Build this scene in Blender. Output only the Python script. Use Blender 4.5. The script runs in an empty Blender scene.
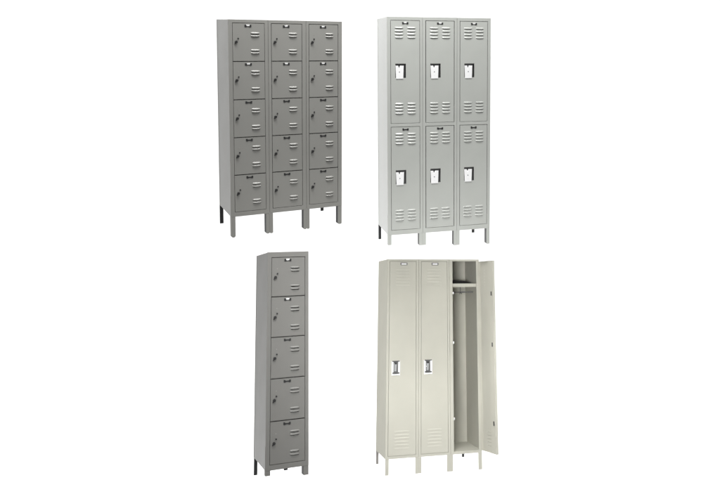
import bpy, math, random
from mathutils import Matrix, Vector
random.seed(4)
S = 0.0254                      # inches to metres
CAM_Z = 4.0
scene = bpy.context.scene
col = scene.collection

# ------------------------------------------------------------------ materials
def paint(name, rgb, rough=0.42, spec=0.5, grain=0.018, bump=0.05, coat=0.0):
    m = bpy.data.materials.new(name); m.use_nodes = True
    nt = m.node_tree; b = nt.nodes['Principled BSDF']
    b.inputs['Specular IOR Level'].default_value = spec
    b.inputs['Coat Weight'].default_value = coat
    b.inputs['Coat Roughness'].default_value = 0.12
    tc = nt.nodes.new('ShaderNodeTexCoord')
    n1 = nt.nodes.new('ShaderNodeTexNoise'); n1.inputs['Scale'].default_value = 5.0; n1.inputs['Detail'].default_value = 5
    n2 = nt.nodes.new('ShaderNodeTexNoise'); n2.inputs['Scale'].default_value = 260.0; n2.inputs['Detail'].default_value = 2
    for n in (n1, n2): nt.links.new(tc.outputs['Object'], n.inputs['Vector'])
    mx = nt.nodes.new('ShaderNodeMix'); mx.data_type = 'RGBA'
    mx.inputs[6].default_value = (*[c*(1-grain*4) for c in rgb], 1)
    mx.inputs[7].default_value = (*[min(1, c*(1+grain*4)) for c in rgb], 1)
    nt.links.new(n1.outputs['Fac'], mx.inputs[0]); nt.links.new(mx.outputs[2], b.inputs['Base Color'])
    mr = nt.nodes.new('ShaderNodeMapRange')
    mr.inputs['To Min'].default_value = rough-0.07; mr.inputs['To Max'].default_value = rough+0.07
    nt.links.new(n1.outputs['Fac'], mr.inputs['Value']); nt.links.new(mr.outputs[0], b.inputs['Roughness'])
    bp = nt.nodes.new('ShaderNodeBump'); bp.inputs['Strength'].default_value = bump; bp.inputs['Distance'].default_value = 0.0008
    nt.links.new(n2.outputs['Fac'], bp.inputs['Height']); nt.links.new(bp.outputs[0], b.inputs['Normal'])
    return m
def metal(name, rgb, rough=0.3, met=1.0):
    m = paint(name, rgb, rough, grain=0.02, bump=0.03)
    m.node_tree.nodes['Principled BSDF'].inputs['Metallic'].default_value = met
    return m
M = {
 'dark':   paint('dark_grey_enamel', (0.204, 0.202, 0.187), 0.42, 0.45, coat=0.16),
 'dark1':  paint('dark_grey_enamel_single', (0.143, 0.141, 0.131), 0.5, 0.35, coat=0.05),
 'light':  paint('light_grey_enamel', (0.36, 0.37, 0.345), 0.34, 0.5, coat=0.6),
 'cream':  paint('putty_enamel', (0.425, 0.417, 0.362), 0.7, 0.05),
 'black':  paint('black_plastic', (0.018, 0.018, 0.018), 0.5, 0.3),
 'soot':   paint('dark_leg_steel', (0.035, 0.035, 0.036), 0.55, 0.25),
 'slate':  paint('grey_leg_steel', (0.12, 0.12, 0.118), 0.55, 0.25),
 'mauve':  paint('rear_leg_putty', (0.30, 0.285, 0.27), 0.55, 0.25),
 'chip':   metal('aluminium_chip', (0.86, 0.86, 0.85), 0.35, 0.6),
 'steel':  metal('brushed_steel', (0.95, 0.95, 0.94), 0.32, 0.4),
 'chrome': metal('chrome', (0.86, 0.87, 0.87), 0.14, 1.0),
 'dsteel': metal('dark_steel', (0.10, 0.10, 0.10), 0.4, 0.6),  # plain dark metal shared by hooks, slots, grips and cups
}

# ------------------------------------------------------------------ mesh helper (inches: x right, y back, z DOWN)
class MB:
    def __init__(s): s.v = []; s.f = []
    def vert(s, x, y, z): s.v.append((x*S, y*S, -z*S)); return len(s.v)-1
    def box(s, x0, x1, y0, y1, z0, z1):
        i = [s.vert(x, y, z) for x in (x0, x1) for y in (y0, y1) for z in (z0, z1)]
        for f in ((0,1,3,2),(4,6,7,5),(0,4,5,1),(2,3,7,6),(0,2,6,4),(1,5,7,3)): s.f.append([i[k] for k in f])
        return s
    def prism(s, poly, y0, y1):                    # polygon in x,z extruded along y
        a = [s.vert(x, y0, z) for x, z in poly]; b = [s.vert(x, y1, z) for x, z in poly]; n = len(poly)
        s.f.append(a[:]); s.f.append(b[::-1])
        for k in range(n): s.f.append([a[k], b[k], b[(k+1)%n], a[(k+1)%n]])
        return s
    def cyl(s, x, z, r, y0, y1, n=16):
        return s.prism([(x+r*math.cos(2*math.pi*k/n), z+r*math.sin(2*math.pi*k/n)) for k in range(n)], y0, y1)
    def rod(s, a, b, r, n=10):
        a = Vector(a); b = Vector(b); d = (b-a).normalized()
        u = d.cross(Vector((0.3, 0.5, 0.81))).normalized(); w = d.cross(u)
        A = []; B = []
        for k in range(n):
            o = (u*math.cos(2*math.pi*k/n) + w*math.sin(2*math.pi*k/n))*r
            A.append(s.vert(*(a+o))); B.append(s.vert(*(b+o)))
        s.f.append(A[:]); s.f.append(B[::-1])
        for k in range(n): s.f.append([A[k], B[k], B[(k+1)%n], A[(k+1)%n]])
        return s
    def sheet(s, xs, zs, holes, y0, y1):           # solid sheet cut by the grid; holes = [(x0,x1,z0,z1)]
        def lines(base, k):
            L = sorted(set([round(q, 4) for q in base] + [round(h[k+j], 4) for h in holes for j in (0, 1)])); return L
        X = lines(xs, 0); Z = lines(zs, 2); nx, nz = len(X)-1, len(Z)-1
        solid = [[not any(h[0]-1e-3 <= (X[i]+X[i+1])/2 <= h[1]+1e-3 and h[2]-1e-3 <= (Z[j]+Z[j+1])/2 <= h[3]+1e-3 for h in holes)
                  for j in range(nz)] for i in range(nx)]
        c = {}
        def V(i, j, b):
            if (i, j, b) not in c: c[(i, j, b)] = s.vert(X[i], (y0, y1)[b], Z[j])
            return c[(i, j, b)]
        ok = lambda i, j: 0 <= i < nx and 0 <= j < nz and solid[i][j]
        for i in range(nx):
            for j in range(nz):
                if not solid[i][j]: continue
                s.f.append([V(i,j,0), V(i,j+1,0), V(i+1,j+1,0), V(i+1,j,0)])
                s.f.append([V(i,j,1), V(i+1,j,1), V(i+1,j+1,1), V(i,j+1,1)])
                if not ok(i-1, j): s.f.append([V(i,j,0), V(i,j,1), V(i,j+1,1), V(i,j+1,0)])
                if not ok(i+1, j): s.f.append([V(i+1,j,0), V(i+1,j+1,0), V(i+1,j+1,1), V(i+1,j,1)])
                if not ok(i, j-1): s.f.append([V(i,j,0), V(i+1,j,0), V(i+1,j,1), V(i,j,1)])
                if not ok(i, j+1): s.f.append([V(i,j+1,0), V(i,j+1,1), V(i+1,j+1,1), V(i+1,j+1,0)])
        return s
    def louver(s, x0, x1, z0, h, p, y=0.0):        # pressed hood, open slot at its lower lip
        nu, nv = 18, 5; g = []
        for a in range(nu+1):
            u = a/nu; f = (max(0.0, 1-abs(2*u-1)**3.0))**0.6
            r = []
            for b in range(nv+1):
                t = b/nv
                r.append(s.vert(x0+(x1-x0)*u, y-0.012-p*f*math.sin(t*math.pi/2)**0.9, z0+h*t*(0.35+0.65*f) + (1-f)*h*0.32))
            g.append(r)
        for a in range(nu):
            for b in range(nv): s.f.append([g[a][b], g[a][b+1], g[a+1][b+1], g[a+1][b]])
        lo = [s.vert(x0+(x1-x0)*a/nu, y+0.02, s_z) for a, s_z in ((k, z0+h*(0.35+0.65*(max(0.0, 1-abs(2*k/nu-1)**3.0))**0.6) + (1-(max(0.0, 1-abs(2*k/nu-1)**3.0))**0.6)*h*0.32) for k in range(nu+1))]
        for a in range(nu): s.f.append([g[a][nv], lo[a], lo[a+1], g[a+1][nv]])
        return s
    def build(s, name, mat, parent=None, bevel=0.0, smooth=False, loc=None):
        me = bpy.data.meshes.new(name); me.from_pydata(s.v, [], s.f); me.update()
        o = bpy.data.objects.new(name, me); col.objects.link(o)
        me.materials.append(mat)
        if smooth:
            for q in me.polygons: q.use_smooth = True
            me.set_sharp_from_angle(angle=math.radians(40))
        if parent is not None: o.parent = parent
        if loc: o.location = (loc[0]*S, loc[1]*S, -loc[2]*S)
        if bevel:
            b = o.modifiers.new('bevel', 'BEVEL'); b.width = bevel*S; b.segments = 2; b.limit_method = 'ANGLE'; b.angle_limit = math.radians(50)
            b.harden_normals = False
        return o

def copy_tree(o, parent):
    c = o.copy(); col.objects.link(c); c.parent = parent
    for ch in [q for q in bpy.data.objects if q.parent == o]: copy_tree(ch, c)
    return c

# world placement of a locker: R, t from its own pose; local origin = middle of the footprint at leg bottom
MM = Matrix(((1,0,0),(0,0,1),(0,-1,0)))
def place(name, R, t, W, D, L, label, cat):
    o = bpy.data.objects.new(name, None); col.objects.link(o); o.empty_display_size = 0.2
    R = Matrix(R)
    org = Vector(t) + R @ Vector((W/2, L, D/2))            # fit order: x, down, back
    wp = MM @ org
    o.matrix_world = Matrix.Translation(Vector((wp.x*S, wp.y*S, wp.z*S+CAM_Z))) @ (MM @ R @ MM.transposed()).to_4x4()
    o['label'] = label; o['category'] = cat
    o['_off'] = 0
    del o['_off']
    return o, (-W/2, -D/2, -L)                              # offset that turns top-left-front inches into local inches
def off(loc, d): return (d[0]+loc[0], d[1]+loc[1], d[2]+loc[2])

# ------------------------------------------------------------------ shared small hardware
def bowtie(root, mat_plate, mat_chip, w=2.05, h=0.74, chip=True):
    x = w/2; z = h/2
    p = MB().prism([(-x,-z),(-x*.62,-z),(-x*.42,-z*.35),(x*.42,-z*.35),(x*.62,-z),(x,-z),(x,z*.75),(x*.86,z),(x*.5,z),(x*.3,z*.62),(-x*.3,z*.62),(-x*.5,z),(-x*.86,z),(-x,z*.75)], -0.10, 0.02)
    a = p.build('number_plate', mat_plate, root, 0.02)
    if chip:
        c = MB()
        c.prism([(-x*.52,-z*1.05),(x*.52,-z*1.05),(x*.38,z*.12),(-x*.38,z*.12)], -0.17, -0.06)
        b = c.build('plate_chip', mat_chip, root, 0.02)  # pale chip added as the bright highlight on upper-row plates
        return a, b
    return a, None

def body(root, d, mat, W, D, H, units, openings, rails, open_unit=None):
    """shell + one face frame for each unit; openings = [(x0,x1)], rails = [(z0,z1)] door openings in height"""
    b = MB(); bz = rails[-1][1]+0.02
    b.box(0.07, 0.17, 0.5, D, 0.10, H)                     # left side
    b.box(W-0.17, W-0.07, 0.5, D, 0.10, H)
    b.box(0.17, W-0.17, D-0.1, D-0.01, 0.10, H)
    b.box(0.10, W-0.10, 0.4, D-0.02, 0.03, 0.13)
    b.box(0.17, W-0.17, 0.53, D-0.1, bz, bz+0.12)
    b.box(0.03, 0.16, D-1.0, D+0.03, 0.04, H+0.02)         # rear corner angle
    b.box(W-0.16, W-0.03, D-1.0, D+0.03, 0.04, H+0.02)
    for k in range(1, units):
        x = k*W/units
        b.box(x-0.06, x+0.06, 0.6, D-0.1, 0.13, bz)
    o = b.build('cabinet_shell', mat, root, 0.03, loc=d)
    for k in range(units):
        x0, x1 = k*W/units + (0.035 if k else 0), (k+1)*W/units - (0.035 if k < units-1 else 0)
        m = MB(); m.sheet([x0, x1], [0, H], [(openings[k][0], openings[k][1], r[0], r[1]) for r in rails], 0.0, 0.55)
        if k == 0: m.box(0.0, 0.066, 0.5, 1.55, 0.02, H-0.02)
        m.build('face_frame', mat, root, 0.05, loc=d)
    return o

def leg(root, d, x0, x1, z0, z1, mat, flange=None, lap=None, lap_mat=None, y=0.0, depth=0.22, tip=0.25):
    m = MB()
    m.prism([(x0,z0),(x1,z0),(x1,z1-tip),(x1-tip,z1),(x0+tip,z1),(x0,z1-tip)], y+0.02, y+depth)
    if lap: m.box(-0.06, 0.03, 0.02, 1.35, lap, z0); m.box(x0-0.06+0.0, x0+0.03, y+0.02, y+1.35, z0, z1-tip)
    o = m.build('leg', mat, root, 0.04, loc=d)
    if flange:
        # return flange of the angle, seen in the gap beside the front face
        f = MB().box(flange[0], flange[1], y+depth, y+flange[2], z0, z1-tip*0.7)
        f.build('leg_flange', lap_mat, o, 0.03)
    return o

# ================================================================== A : dark grey fifteen-door bank
RA = ((0.87594,-0.01863,-0.48207),(-0.03791,0.99351,-0.10728),(0.48094,0.11224,0.86954)); TA = (-67.995,-27.231,221.623)
RB = ((0.95578,-0.00173,-0.29409),(-0.0211,0.997,-0.07442),(0.29334,0.07733,0.95288)); TB = (-22.204,-30.474,241.021)
RC = ((0.9149,0.04553,-0.40112),(0.05047,0.97292,0.22556),(0.40052,-0.22661,0.88782)); TC = (-54.771,41.618,216.448)
RD = ((0.95634,0.01007,-0.29207),(0.06187,0.96978,0.23601),(0.28562,-0.24378,0.92682)); TD = (-25.211,55.801,276.967)

def box_door(root, mat, w, h):
    """small compartment door, origin at its top left corner on the face"""
    g = 0.11
    lv = [(w*0.56, w*0.84, 2.75), (w*0.56, w*0.84, 3.62), (w*0.56, w*0.84, 7.95), (w*0.56, w*0.84, 8.82)]
    holes = [(a+0.25, b-0.25, z+0.38, z+0.62) for a, b, z in lv]
    m = MB(); m.sheet([g, w-g], [g+0.03, h-g-0.03], holes, 0.0, 0.1)
    m.box(g, g+0.1, 0.1, 0.55, g+0.1, h-g-0.1); m.box(w-g-0.1, w-g, 0.1, 0.55, g+0.1, h-g-0.1)
    for a, b, z in lv: m.louver(a, b, z, 0.45, 0.31)
    door = m.build('door', mat, root, 0, smooth=True)
    k = MB(); k.cyl(1.15, 5.75, 0.40, -0.42, 0.02, 20)
    k.prism([(0.86,5.75),(1.2,6.0),(0.80,6.42),(0.58,6.32)], -0.26, -0.06)
    kn = k.build('lock_knob', M['black'], door, 0.03)
    s = MB().cyl(1.72, 4.72, 0.22, -0.2, 0.02, 14)
    s.build('keyhole_stud', M['black'], door, 0.02)
    r = MB().cyl(1.66, 3.3, 0.09, -0.05, 0.02, 10)
    r.build('rivet', M['mauve'], door)
    return door
def add_plate(door, x, z, chip, plate='black', w=2.05, h=0.74):
    a, b = bowtie(door, M[plate], M['chip'], w, h, chip)
    for q in (a, b):
        if q: q.location = (x*S, 0, -z*S)

def box_bank(root, d, mat, units, cols, rows, glint_rows):
    w = cols[0][1]-cols[0][0]; h = rows[1]-rows[0]
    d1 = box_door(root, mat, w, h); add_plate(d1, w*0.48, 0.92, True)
    d2 = box_door(root, mat, w, h); add_plate(d2, w*0.48, 0.92, False)
    used = [False, False]
    for i in range(units):
        for j in range(5):
            k = 0 if j in glint_rows else 1
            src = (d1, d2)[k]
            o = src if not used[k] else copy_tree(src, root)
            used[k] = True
            x = cols[i][0] + (cols[i][1]-cols[i][0]-w)/2
            p = off((x, 0.02 + random.uniform(-.03, .04), rows[j]), d)
            o.location = (p[0]*S, p[1]*S, -p[2]*S)

W, D, H, L = 36.0, 17.47, 60.75, 67.1
A, dA = place('box_locker_bank', RA, TA, W, D, L, 'dark grey steel locker bank three columns wide with fifteen small square doors', 'locker')
rowsA = [1.0 + 11.67*k for k in range(6)]
colsA = [(1.2, 10.95), (12.95, 22.75), (24.9, 34.7)]
body(A, dA, M['dark'], W, D, H, 3, colsA, [(rowsA[0], rowsA[5])])
sh = MB()
for z in rowsA[1:5]:
    for a, b in colsA: sh.box(a-0.5, b+0.5, 0.62, D-0.3, z-0.05, z+0.05)
sh.build('shelves', M['dark'], A, loc=dA)
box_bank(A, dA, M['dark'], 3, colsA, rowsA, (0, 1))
leg(A, dA, 0.02, 1.35, H+0.03, 67.3, M['dark'], lap=54.0, tip=0.4)
for a, b in ((10.85, 13.05), (23.0, 25.0)):
    c = (a+b)/2 + (0.0)
    leg(A, dA, a, c-0.006, H+0.03, 67.3, M['dark'], flange=(a+0.0, a+0.1, 2.3), lap_mat=M['soot'])
    leg(A, dA, c+0.006, b, H+0.03, 67.3, M['dark'])
leg(A, dA, 34.7, 35.98, H+0.03, 66.9, M['dark'], flange=(34.7, 34.8, 2.2), lap_mat=M['soot'])
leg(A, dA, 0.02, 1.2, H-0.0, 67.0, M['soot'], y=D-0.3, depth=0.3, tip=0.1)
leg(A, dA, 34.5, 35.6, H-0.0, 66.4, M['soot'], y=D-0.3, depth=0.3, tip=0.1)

# ================================================================== C : single dark grey column
W, D, H, L = 12.0, 20.35, 59.2, 64.2
Cc, dC = place('box_locker_bank', RC, TC, W, D, L, 'narrow dark grey locker column with five square doors, standing alone', 'locker')
rowsC = [1.5 + 11.27*k for k in range(6)]
colsC = [(1.15, 11.0)]
body(Cc, dC, M['dark1'], W, D, H, 1, colsC, [(rowsC[0], rowsC[5])])
sh = MB()
for z in rowsC[1:5]: sh.box(0.6, 11.5, 0.62, D-0.3, z-0.05, z+0.05)
sh.build('shelves', M['dark1'], Cc, loc=dC)
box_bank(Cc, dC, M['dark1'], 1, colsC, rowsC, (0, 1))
leg(Cc, dC, 0.02, 1.4, H+0.03, 60.5, M['dark1'], lap=53.0, tip=0.08)
leg(Cc, dC, 10.55, 11.98, H+0.03, 61.6, M['dark1'], flange=(10.5, 10.6, 2.4), lap_mat=M['soot'], tip=0.08)
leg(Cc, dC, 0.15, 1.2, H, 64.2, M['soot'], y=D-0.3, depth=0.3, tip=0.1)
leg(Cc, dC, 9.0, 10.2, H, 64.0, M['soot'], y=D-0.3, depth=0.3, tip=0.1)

# ================================================================== B : light grey double tier bank
W, D, H, L = 36.0, 16.58, 72.5, 78.0
B, dB = place('double_tier_locker_bank', RB, TB, W, D, L, 'light grey steel locker bank with six tall doors in two tiers', 'locker')
colsB = [(1.15, 11.1), (13.0, 23.1), (24.95, 34.95)]
railsB = [(1.1, 35.15), (36.2, 70.95)]
body(B, dB, M['light'], W, D, H, 3, colsB, railsB)
sh = MB()
for a, b in colsB: sh.box(a-0.5, b+0.5, 0.62, D-0.3, 35.5, 35.7)
sh.build('shelves', M['light'], B, loc=dB)
def tall_door(root, mat, w, h, chip):
    g = 0.13
    lv = []
    for z0 in (2.15, h-6.85):
        for k in range(4):
            for a, b in ((w*0.14, w*0.44), (w*0.56, w*0.86)): lv.append((a, b, z0+1.05*k))
    hx0, hx1, hz0, hz1 = 1.60, 5.15, h*0.418, h*0.418+4.7
    holes = [(a+0.3, b-0.3, z+0.38, z+0.56) for a, b, z in lv] + [(hx0, hx1, hz0, hz1)]
    m = MB(); m.sheet([g, w-g], [g, h-g], holes, 0.0, 0.1)
    m.box(g, g+0.1, 0.1, 0.55, g+0.1, h-g-0.1); m.box(w-g-0.1, w-g, 0.1, 0.55, g+0.1, h-g-0.1)
    for a, b, z in lv: m.louver(a, b, z, 0.44, 0.22)
    door = m.build('door', mat, root, 0, smooth=True)
    c = MB()                                               # recessed cup behind the hole
    c.box(hx0-0.05, hx1+0.05, 0.95, 1.05, hz0-0.05, hz1+0.05)
    c.box(hx0-0.1, hx0, 0.1, 1.0, hz0, hz1); c.box(hx1, hx1+0.1, 0.1, 1.0, hz0, hz1)
    c.box(hx0-0.1, hx1+0.1, 0.1, 1.0, hz0-0.1, hz0); c.box(hx0-0.1, hx1+0.1, 0.1, 1.0, hz1, hz1+0.1)
    c.build('handle_cup', M['dsteel'], door, 0.02)  # recess shade of the bright cup is put into this dark metal
    p = MB()                                               # bright tapered lift plate
    p.prism([(hx0+0.05,hz0+0.7),(hx0+0.95,hz0+0.7),(hx0+1.25,hz0+1.5),(hx0+1.55,hz0+0.7),(hx1-0.75,hz0+0.7),(hx1-0.9,hz1+0.3),(hx0+0.22,hz1+0.3)], -0.16, 0.06)
    pl = p.build('lift_plate', M['steel'], door, 0.05)
    MB().cyl(hx0+1.35, hz0+2.75, 0.17, -0.20, -0.14, 12).build('padlock_eye', M['dsteel'], door)
    MB().cyl(hx0+1.35, hz0+4.0, 0.10, -0.20, -0.14, 12).build('rivet', M['chip'], door)
    for z in (4.6, h-5.4):
        MB().box(w-g-0.02, w-0.01, -0.03, 0.3, z, z+1.7).build('hinge', M['slate'], door, 0.02)
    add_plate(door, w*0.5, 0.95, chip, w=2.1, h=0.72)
    return door
wB = 9.95; hB = 34.05
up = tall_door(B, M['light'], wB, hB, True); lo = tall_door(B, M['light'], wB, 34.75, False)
for i in range(3):
    for src, r in ((up, railsB[0]), (lo, railsB[1])):
        o = src if i == 0 else copy_tree(src, B)
        p = off((colsB[i][0] + (colsB[i][1]-colsB[i][0]-wB)/2, 0.03, r[0]), dB)
        o.location = (p[0]*S, p[1]*S, -p[2]*S)
leg(B, dB, 0.02, 1.2, H+0.03, 75.85, M['light'], lap=65.5, tip=0.05)
for a, b, z in ((10.75, 13.1, 76.7), (22.95, 25.05, 77.6)):
    c = (a+b)/2
    leg(B, dB, a, c-0.006, H+0.03, z, M['light'], flange=(a, a+0.1, 2.2), lap_mat=M['slate'], tip=0.05)
    leg(B, dB, c+0.006, b, H+0.03, z, M['light'], tip=0.05)
leg(B, dB, 34.85, 35.98, H+0.03, 78.0, M['light'], flange=(34.85, 34.95, 2.3), lap_mat=M['slate'], tip=0.15)
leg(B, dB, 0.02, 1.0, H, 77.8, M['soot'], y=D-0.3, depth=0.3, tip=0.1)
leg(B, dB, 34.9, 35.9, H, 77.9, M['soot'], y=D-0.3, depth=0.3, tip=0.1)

# ================================================================== D : putty bank with open third door
W, D, H, L = 36.0, 17.34, 69.24, 74.5
Dd, dD = place('single_tier_locker_bank', RD, TD, W, D, L, 'cream steel locker bank of three full height doors, the right door swung open', 'locker')
colsD = [(0.85, 11.1), (12.95, 23.2), (25.3, 34.85)]
railsD = [(0.75, 68.35)]
body(Dd, dD, M['cream'], W, D, H, 3, colsD, railsD)
it = MB()
it.box(24.1, 35.85, 1.0, D-0.2, 9.05, 9.15); it.box(24.1, 35.85, 0.9, 1.0, 9.05, 10.35); 
it.build('shelf', M['cream'], Dd, 0.04, loc=dD)
rd = MB(); rd.rod((24.1, 7.2, 12.2), (35.85, 7.2, 12.2), 0.22)
rd.build('coat_rod', M['slate'], Dd, smooth=True, loc=dD)
hk = MB(); hk.box(30.2, 30.9, 6.9, 7.5, 9.15, 9.5); hk.box(30.45, 30.65, 7.1, 7.3, 9.4, 12.4)
hk.rod((30.55, 7.2, 12.3), (30.1, 6.4, 12.9), 0.14); hk.rod((30.55, 7.2, 12.3), (31.0, 6.4, 12.9), 0.14)
hk.build('coat_hook', M['dsteel'], Dd, 0.02, loc=dD)
for z in (12.6, 30.6, 57.2):
    st = MB().box(25.25, 25.75, -0.18, 0.5, z-0.4, z+0.4); st.box(25.5, 25.65, -0.35, 0.1, z-0.15, z+0.2)
    st.build('strike_tab', M['chip'], Dd, 0.04, loc=dD)
def full_door(root, mat, w, h):
    """origin at the hinge: top right corner of the face; the door runs towards -x"""
    g = 0.11; x0, x1 = -w+g, -g
    lv = []
    for z0, n in ((3.0, 6), (h-8.3, 6)):
        for k in range(n): lv.append((-w*0.80, -w*0.24, z0+1.12*k))
    holes = [(a+0.5, b-0.5, z+0.42, z+0.48) for a, b, z in lv]
    m = MB(); m.sheet([x0, x1], [g, h-g], holes, 0.0, 0.1)
    m.box(x0, x0+0.1, 0.1, 0.8, g, h-g); m.box(x1-0.1, x1, 0.1, 0.8, g, h-g)
    m.box(x0+0.1, x1-0.1, 0.1, 0.8, g, g+0.1); m.box(x0+0.1, x1-0.1, 0.1, 0.8, h-g-0.1, h-g)
    for a, b, z in lv: m.louver(a, b, z, 0.5, 0.085)
    door = m.build('door', mat, root, 0, smooth=True)
    ch = MB()
    ch.box(x0+0.13, x0+3.2, 0.5, 0.84, g+0.15, h-g-0.15)
    ch.build('latch_channel', mat, door, 0.06)
    for z in (11.4, 29.6, 56.6):
        MB().box(x0+0.9, x0+1.5, 0.82, 1.05, z, z+1.5).build('latch_slot', M['dsteel'], door, 0.05)
    hx, hz, hw, hh = x0+0.95, 35.6, 3.15, 5.0                # chrome recessed handle
    b = MB(); b.sheet([hx, hx+hw], [hz, hz+hh], [(hx+0.7, hx+hw-0.7, hz+0.15, hz+hh-0.5)], -0.22, 0.0)
    b.build('handle_bezel', M['steel'], door, 0.12)
    r = MB(); r.box(hx+0.65, hx+hw-0.65, -0.05, -0.01, hz+0.1, hz+hh-0.45)
    r.build('handle_recess', M['slate'], door)
    q = MB(); q.prism([(hx+1.0,hz+1.0),(hx+1.9,hz+1.0),(hx+1.75,hz+3.6),(hx+1.0,hz+3.6)], -0.16, -0.05)
    q.build('lift_plate', M['chrome'], door, 0.04)
    MB().cyl(hx+1.5, hz+0.85, 0.38, -0.34, -0.05, 14).build('lock_knob', M['black'], door, 0.04)
    MB().box(hx+0.3, hx+hw-0.25, -0.40, -0.21, hz+hh-1.1, hz+hh-0.6).box(hx+0.15, hx+hw-0.15, -0.27, -0.2, hz-0.08, hz+0.3).build('handle_grip', M['dsteel'], door, 0.04)
    n = MB(); n.sheet([-w*0.60, -w*0.34], [0.55, 1.5], [(-w*0.565, -w*0.375, 0.78, 1.27)], -0.09, 0.0)
    n.build('number_plate', M['slate'], door, 0.02)
    MB().box(-w*0.565, -w*0.375, -0.05, -0.01, 0.78, 1.27).build('plate_chip', M['chip'], door)
    return door
wD = 10.25; hD = 67.6
fd = full_door(Dd, M['cream'], wD, hD)
for i, (x, y, a) in enumerate(((11.1, 0.02, 0), (23.2, 0.02, 0), (36.3, -0.55, 103))):
    o = fd if i == 0 else copy_tree(fd, Dd)
    p = off((x, y, railsD[0][0]), dD)
    o.location = (p[0]*S, p[1]*S, -p[2]*S); o.rotation_euler = (0, 0, math.radians(a))
    if a:
        o['label'] = 'open door showing its inner side'
hg = MB()
for z in (4, 33, 62): hg.rod((36.2, -0.25, z), (36.2, -0.25, z+3.0), 0.2)
hg.build('hinges', M['cream'], Dd, smooth=True, loc=dD)
leg(Dd, dD, 0.0, 1.3, H+0.03, 74.45, M['cream'], lap=None, tip=0.08)
for a, b, z in ((10.85, 13.15, 74.6), (22.6, 24.9, 74.8)):
    leg(Dd, dD, a, (a+b)/2-0.006, H+0.03, z, M['cream'], tip=0.08); leg(Dd, dD, (a+b)/2+0.006, b, H+0.03, z, M['cream'], tip=0.08)
leg(Dd, dD, 34.5, 35.98, H+0.03, 74.9, M['cream'], tip=0.08)
leg(Dd, dD, 0.1, 1.1, H, 74.0, M['mauve'], y=D-0.3, depth=0.3, tip=0.1)
leg(Dd, dD, 33.6, 34.6, H, 73.8, M['dsteel'], y=D-0.3, depth=0.3, tip=0.1)

# added black wedge filling the dark patch above the open locker's top shelf
cl, dcl = place('added_dark_wedge', RD, TD, 36.0, 17.34, 74.5, 'black wedge added for the dark patch at the back of the top shelf inside the open locker', 'filler')
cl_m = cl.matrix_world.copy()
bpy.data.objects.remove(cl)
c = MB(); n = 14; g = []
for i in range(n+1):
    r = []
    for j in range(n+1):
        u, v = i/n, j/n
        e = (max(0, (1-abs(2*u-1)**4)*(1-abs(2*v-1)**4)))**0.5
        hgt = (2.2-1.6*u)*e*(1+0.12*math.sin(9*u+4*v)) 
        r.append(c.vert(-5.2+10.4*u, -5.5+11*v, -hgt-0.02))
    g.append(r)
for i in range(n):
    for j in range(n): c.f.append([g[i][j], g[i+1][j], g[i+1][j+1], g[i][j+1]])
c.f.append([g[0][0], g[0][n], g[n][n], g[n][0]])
fc = c.build('added_dark_wedge', M['black'], None, smooth=True)
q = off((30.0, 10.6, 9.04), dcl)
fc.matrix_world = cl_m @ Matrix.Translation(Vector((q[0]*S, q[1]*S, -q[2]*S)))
fc['label'] = 'black wedge added for the dark patch at the back of the top shelf inside the open locker'; fc['category'] = 'filler'

# ------------------------------------------------------------------ white studio backdrop
bm = MB(); rows_ = []
for i in range(41):
    x = -16 + 32*i/40
    y = 13.0 - 0.018*x*x
    rows_.append((x, y))
for x, y in rows_:
    for z in (10.0, -12.0): bm.v.append((x, y, z+CAM_Z))
for i in range(40): bm.f.append([2*i, 2*i+1, 2*i+3, 2*i+2])
wall = paint('white_backdrop', (0.9, 0.9, 0.9), 0.9, 0.0, grain=0.0, bump=0.0)
bo = bm.build('backdrop', wall, None, smooth=True); bo['kind'] = 'structure'

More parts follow.
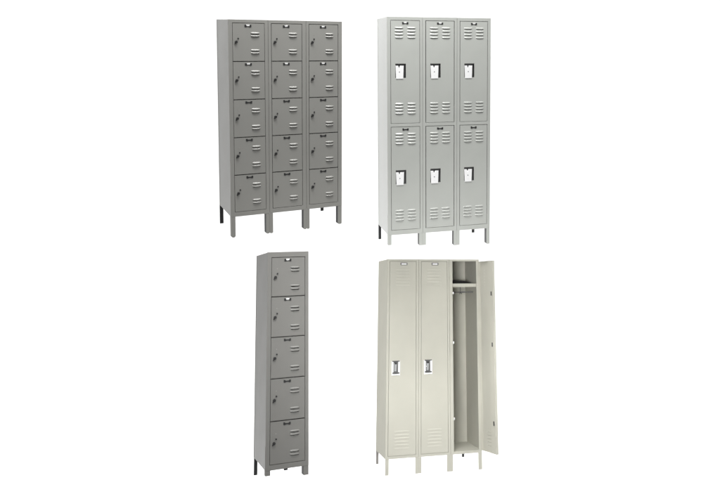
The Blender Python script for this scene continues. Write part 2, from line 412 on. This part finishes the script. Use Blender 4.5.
# ------------------------------------------------------------------ lights
w = bpy.data.worlds.new('World'); scene.world = w; w.use_nodes = True
nt = w.node_tree; bg = nt.nodes['Background']
tc = nt.nodes.new('ShaderNodeTexCoord'); sp = nt.nodes.new('ShaderNodeSeparateXYZ'); rp = nt.nodes.new('ShaderNodeMapRange')
rp.inputs['From Min'].default_value = -1; rp.inputs['From Max'].default_value = 1
rp.inputs['To Min'].default_value = 0.30; rp.inputs['To Max'].default_value = 0.85
nt.links.new(tc.outputs['Generated'], sp.inputs[0]); nt.links.new(sp.outputs['Z'], rp.inputs['Value'])
nt.links.new(rp.outputs[0], bg.inputs['Color']); bg.inputs['Strength'].default_value = 1.0
def area(name, loc, target, sx, sy, power, spread=180):
    l = bpy.data.lights.new(name, 'AREA'); l.shape = 'RECTANGLE'; l.size = sx; l.size_y = sy; l.energy = power
    o = bpy.data.objects.new(name, l); col.objects.link(o); o.location = loc
    o.rotation_euler = (Vector(target)-Vector(loc)).to_track_quat('-Z', 'Y').to_euler(); l.spread = math.radians(spread); return o
area('overhead_fill', (-0.5, 4.75, CAM_Z+3.2), (-0.6, 6.1, CAM_Z-0.6), 2.8, 0.8, 105, 110)  # added unseen lamp brightening the upper row's louver tops
area('front_fill', (-0.7, 1.4, CAM_Z-0.6), (0.2, 7.0, CAM_Z-2.2), 1.2, 1.0, 18, 40)  # added unseen lamp brightening the lower row, mostly the putty bank
area('column_fill', (-1.2, 4.0, CAM_Z+1.1), (-1.2, 5.6, CAM_Z-1.5), 0.9, 0.5, 3.6, 44)  # added unseen lamp putting highlights on the single column's louvers
area('backdrop_light_top', (-1.5, 9.0, CAM_Z+6.5), (-1.5, 13, CAM_Z), 17, 2, 920)  # this and the next are added lamps washing the backdrop to white
area('backdrop_light_low', (-1.5, 9.0, CAM_Z-8.5), (-1.5, 13, CAM_Z-4), 17, 2, 920)

# ------------------------------------------------------------------ camera
cd = bpy.data.cameras.new('Camera'); cam = bpy.data.objects.new('Camera', cd); col.objects.link(cam)
cam.location = (0, 0, CAM_Z); cam.rotation_euler = (math.radians(90), 0, 0)
cd.sensor_width = 36; cd.lens = 36*740/720; cd.shift_x = (360-455)/720; cd.shift_y = (110-240)/720
cd.clip_end = 200; cd.clip_start = 0.05
scene.camera = cam
scene.view_settings.view_transform = 'Standard'; scene.view_settings.look = 'None'
scene.view_settings.exposure = 0; scene.view_settings.gamma = 1
scene.render.engine = 'CYCLES'
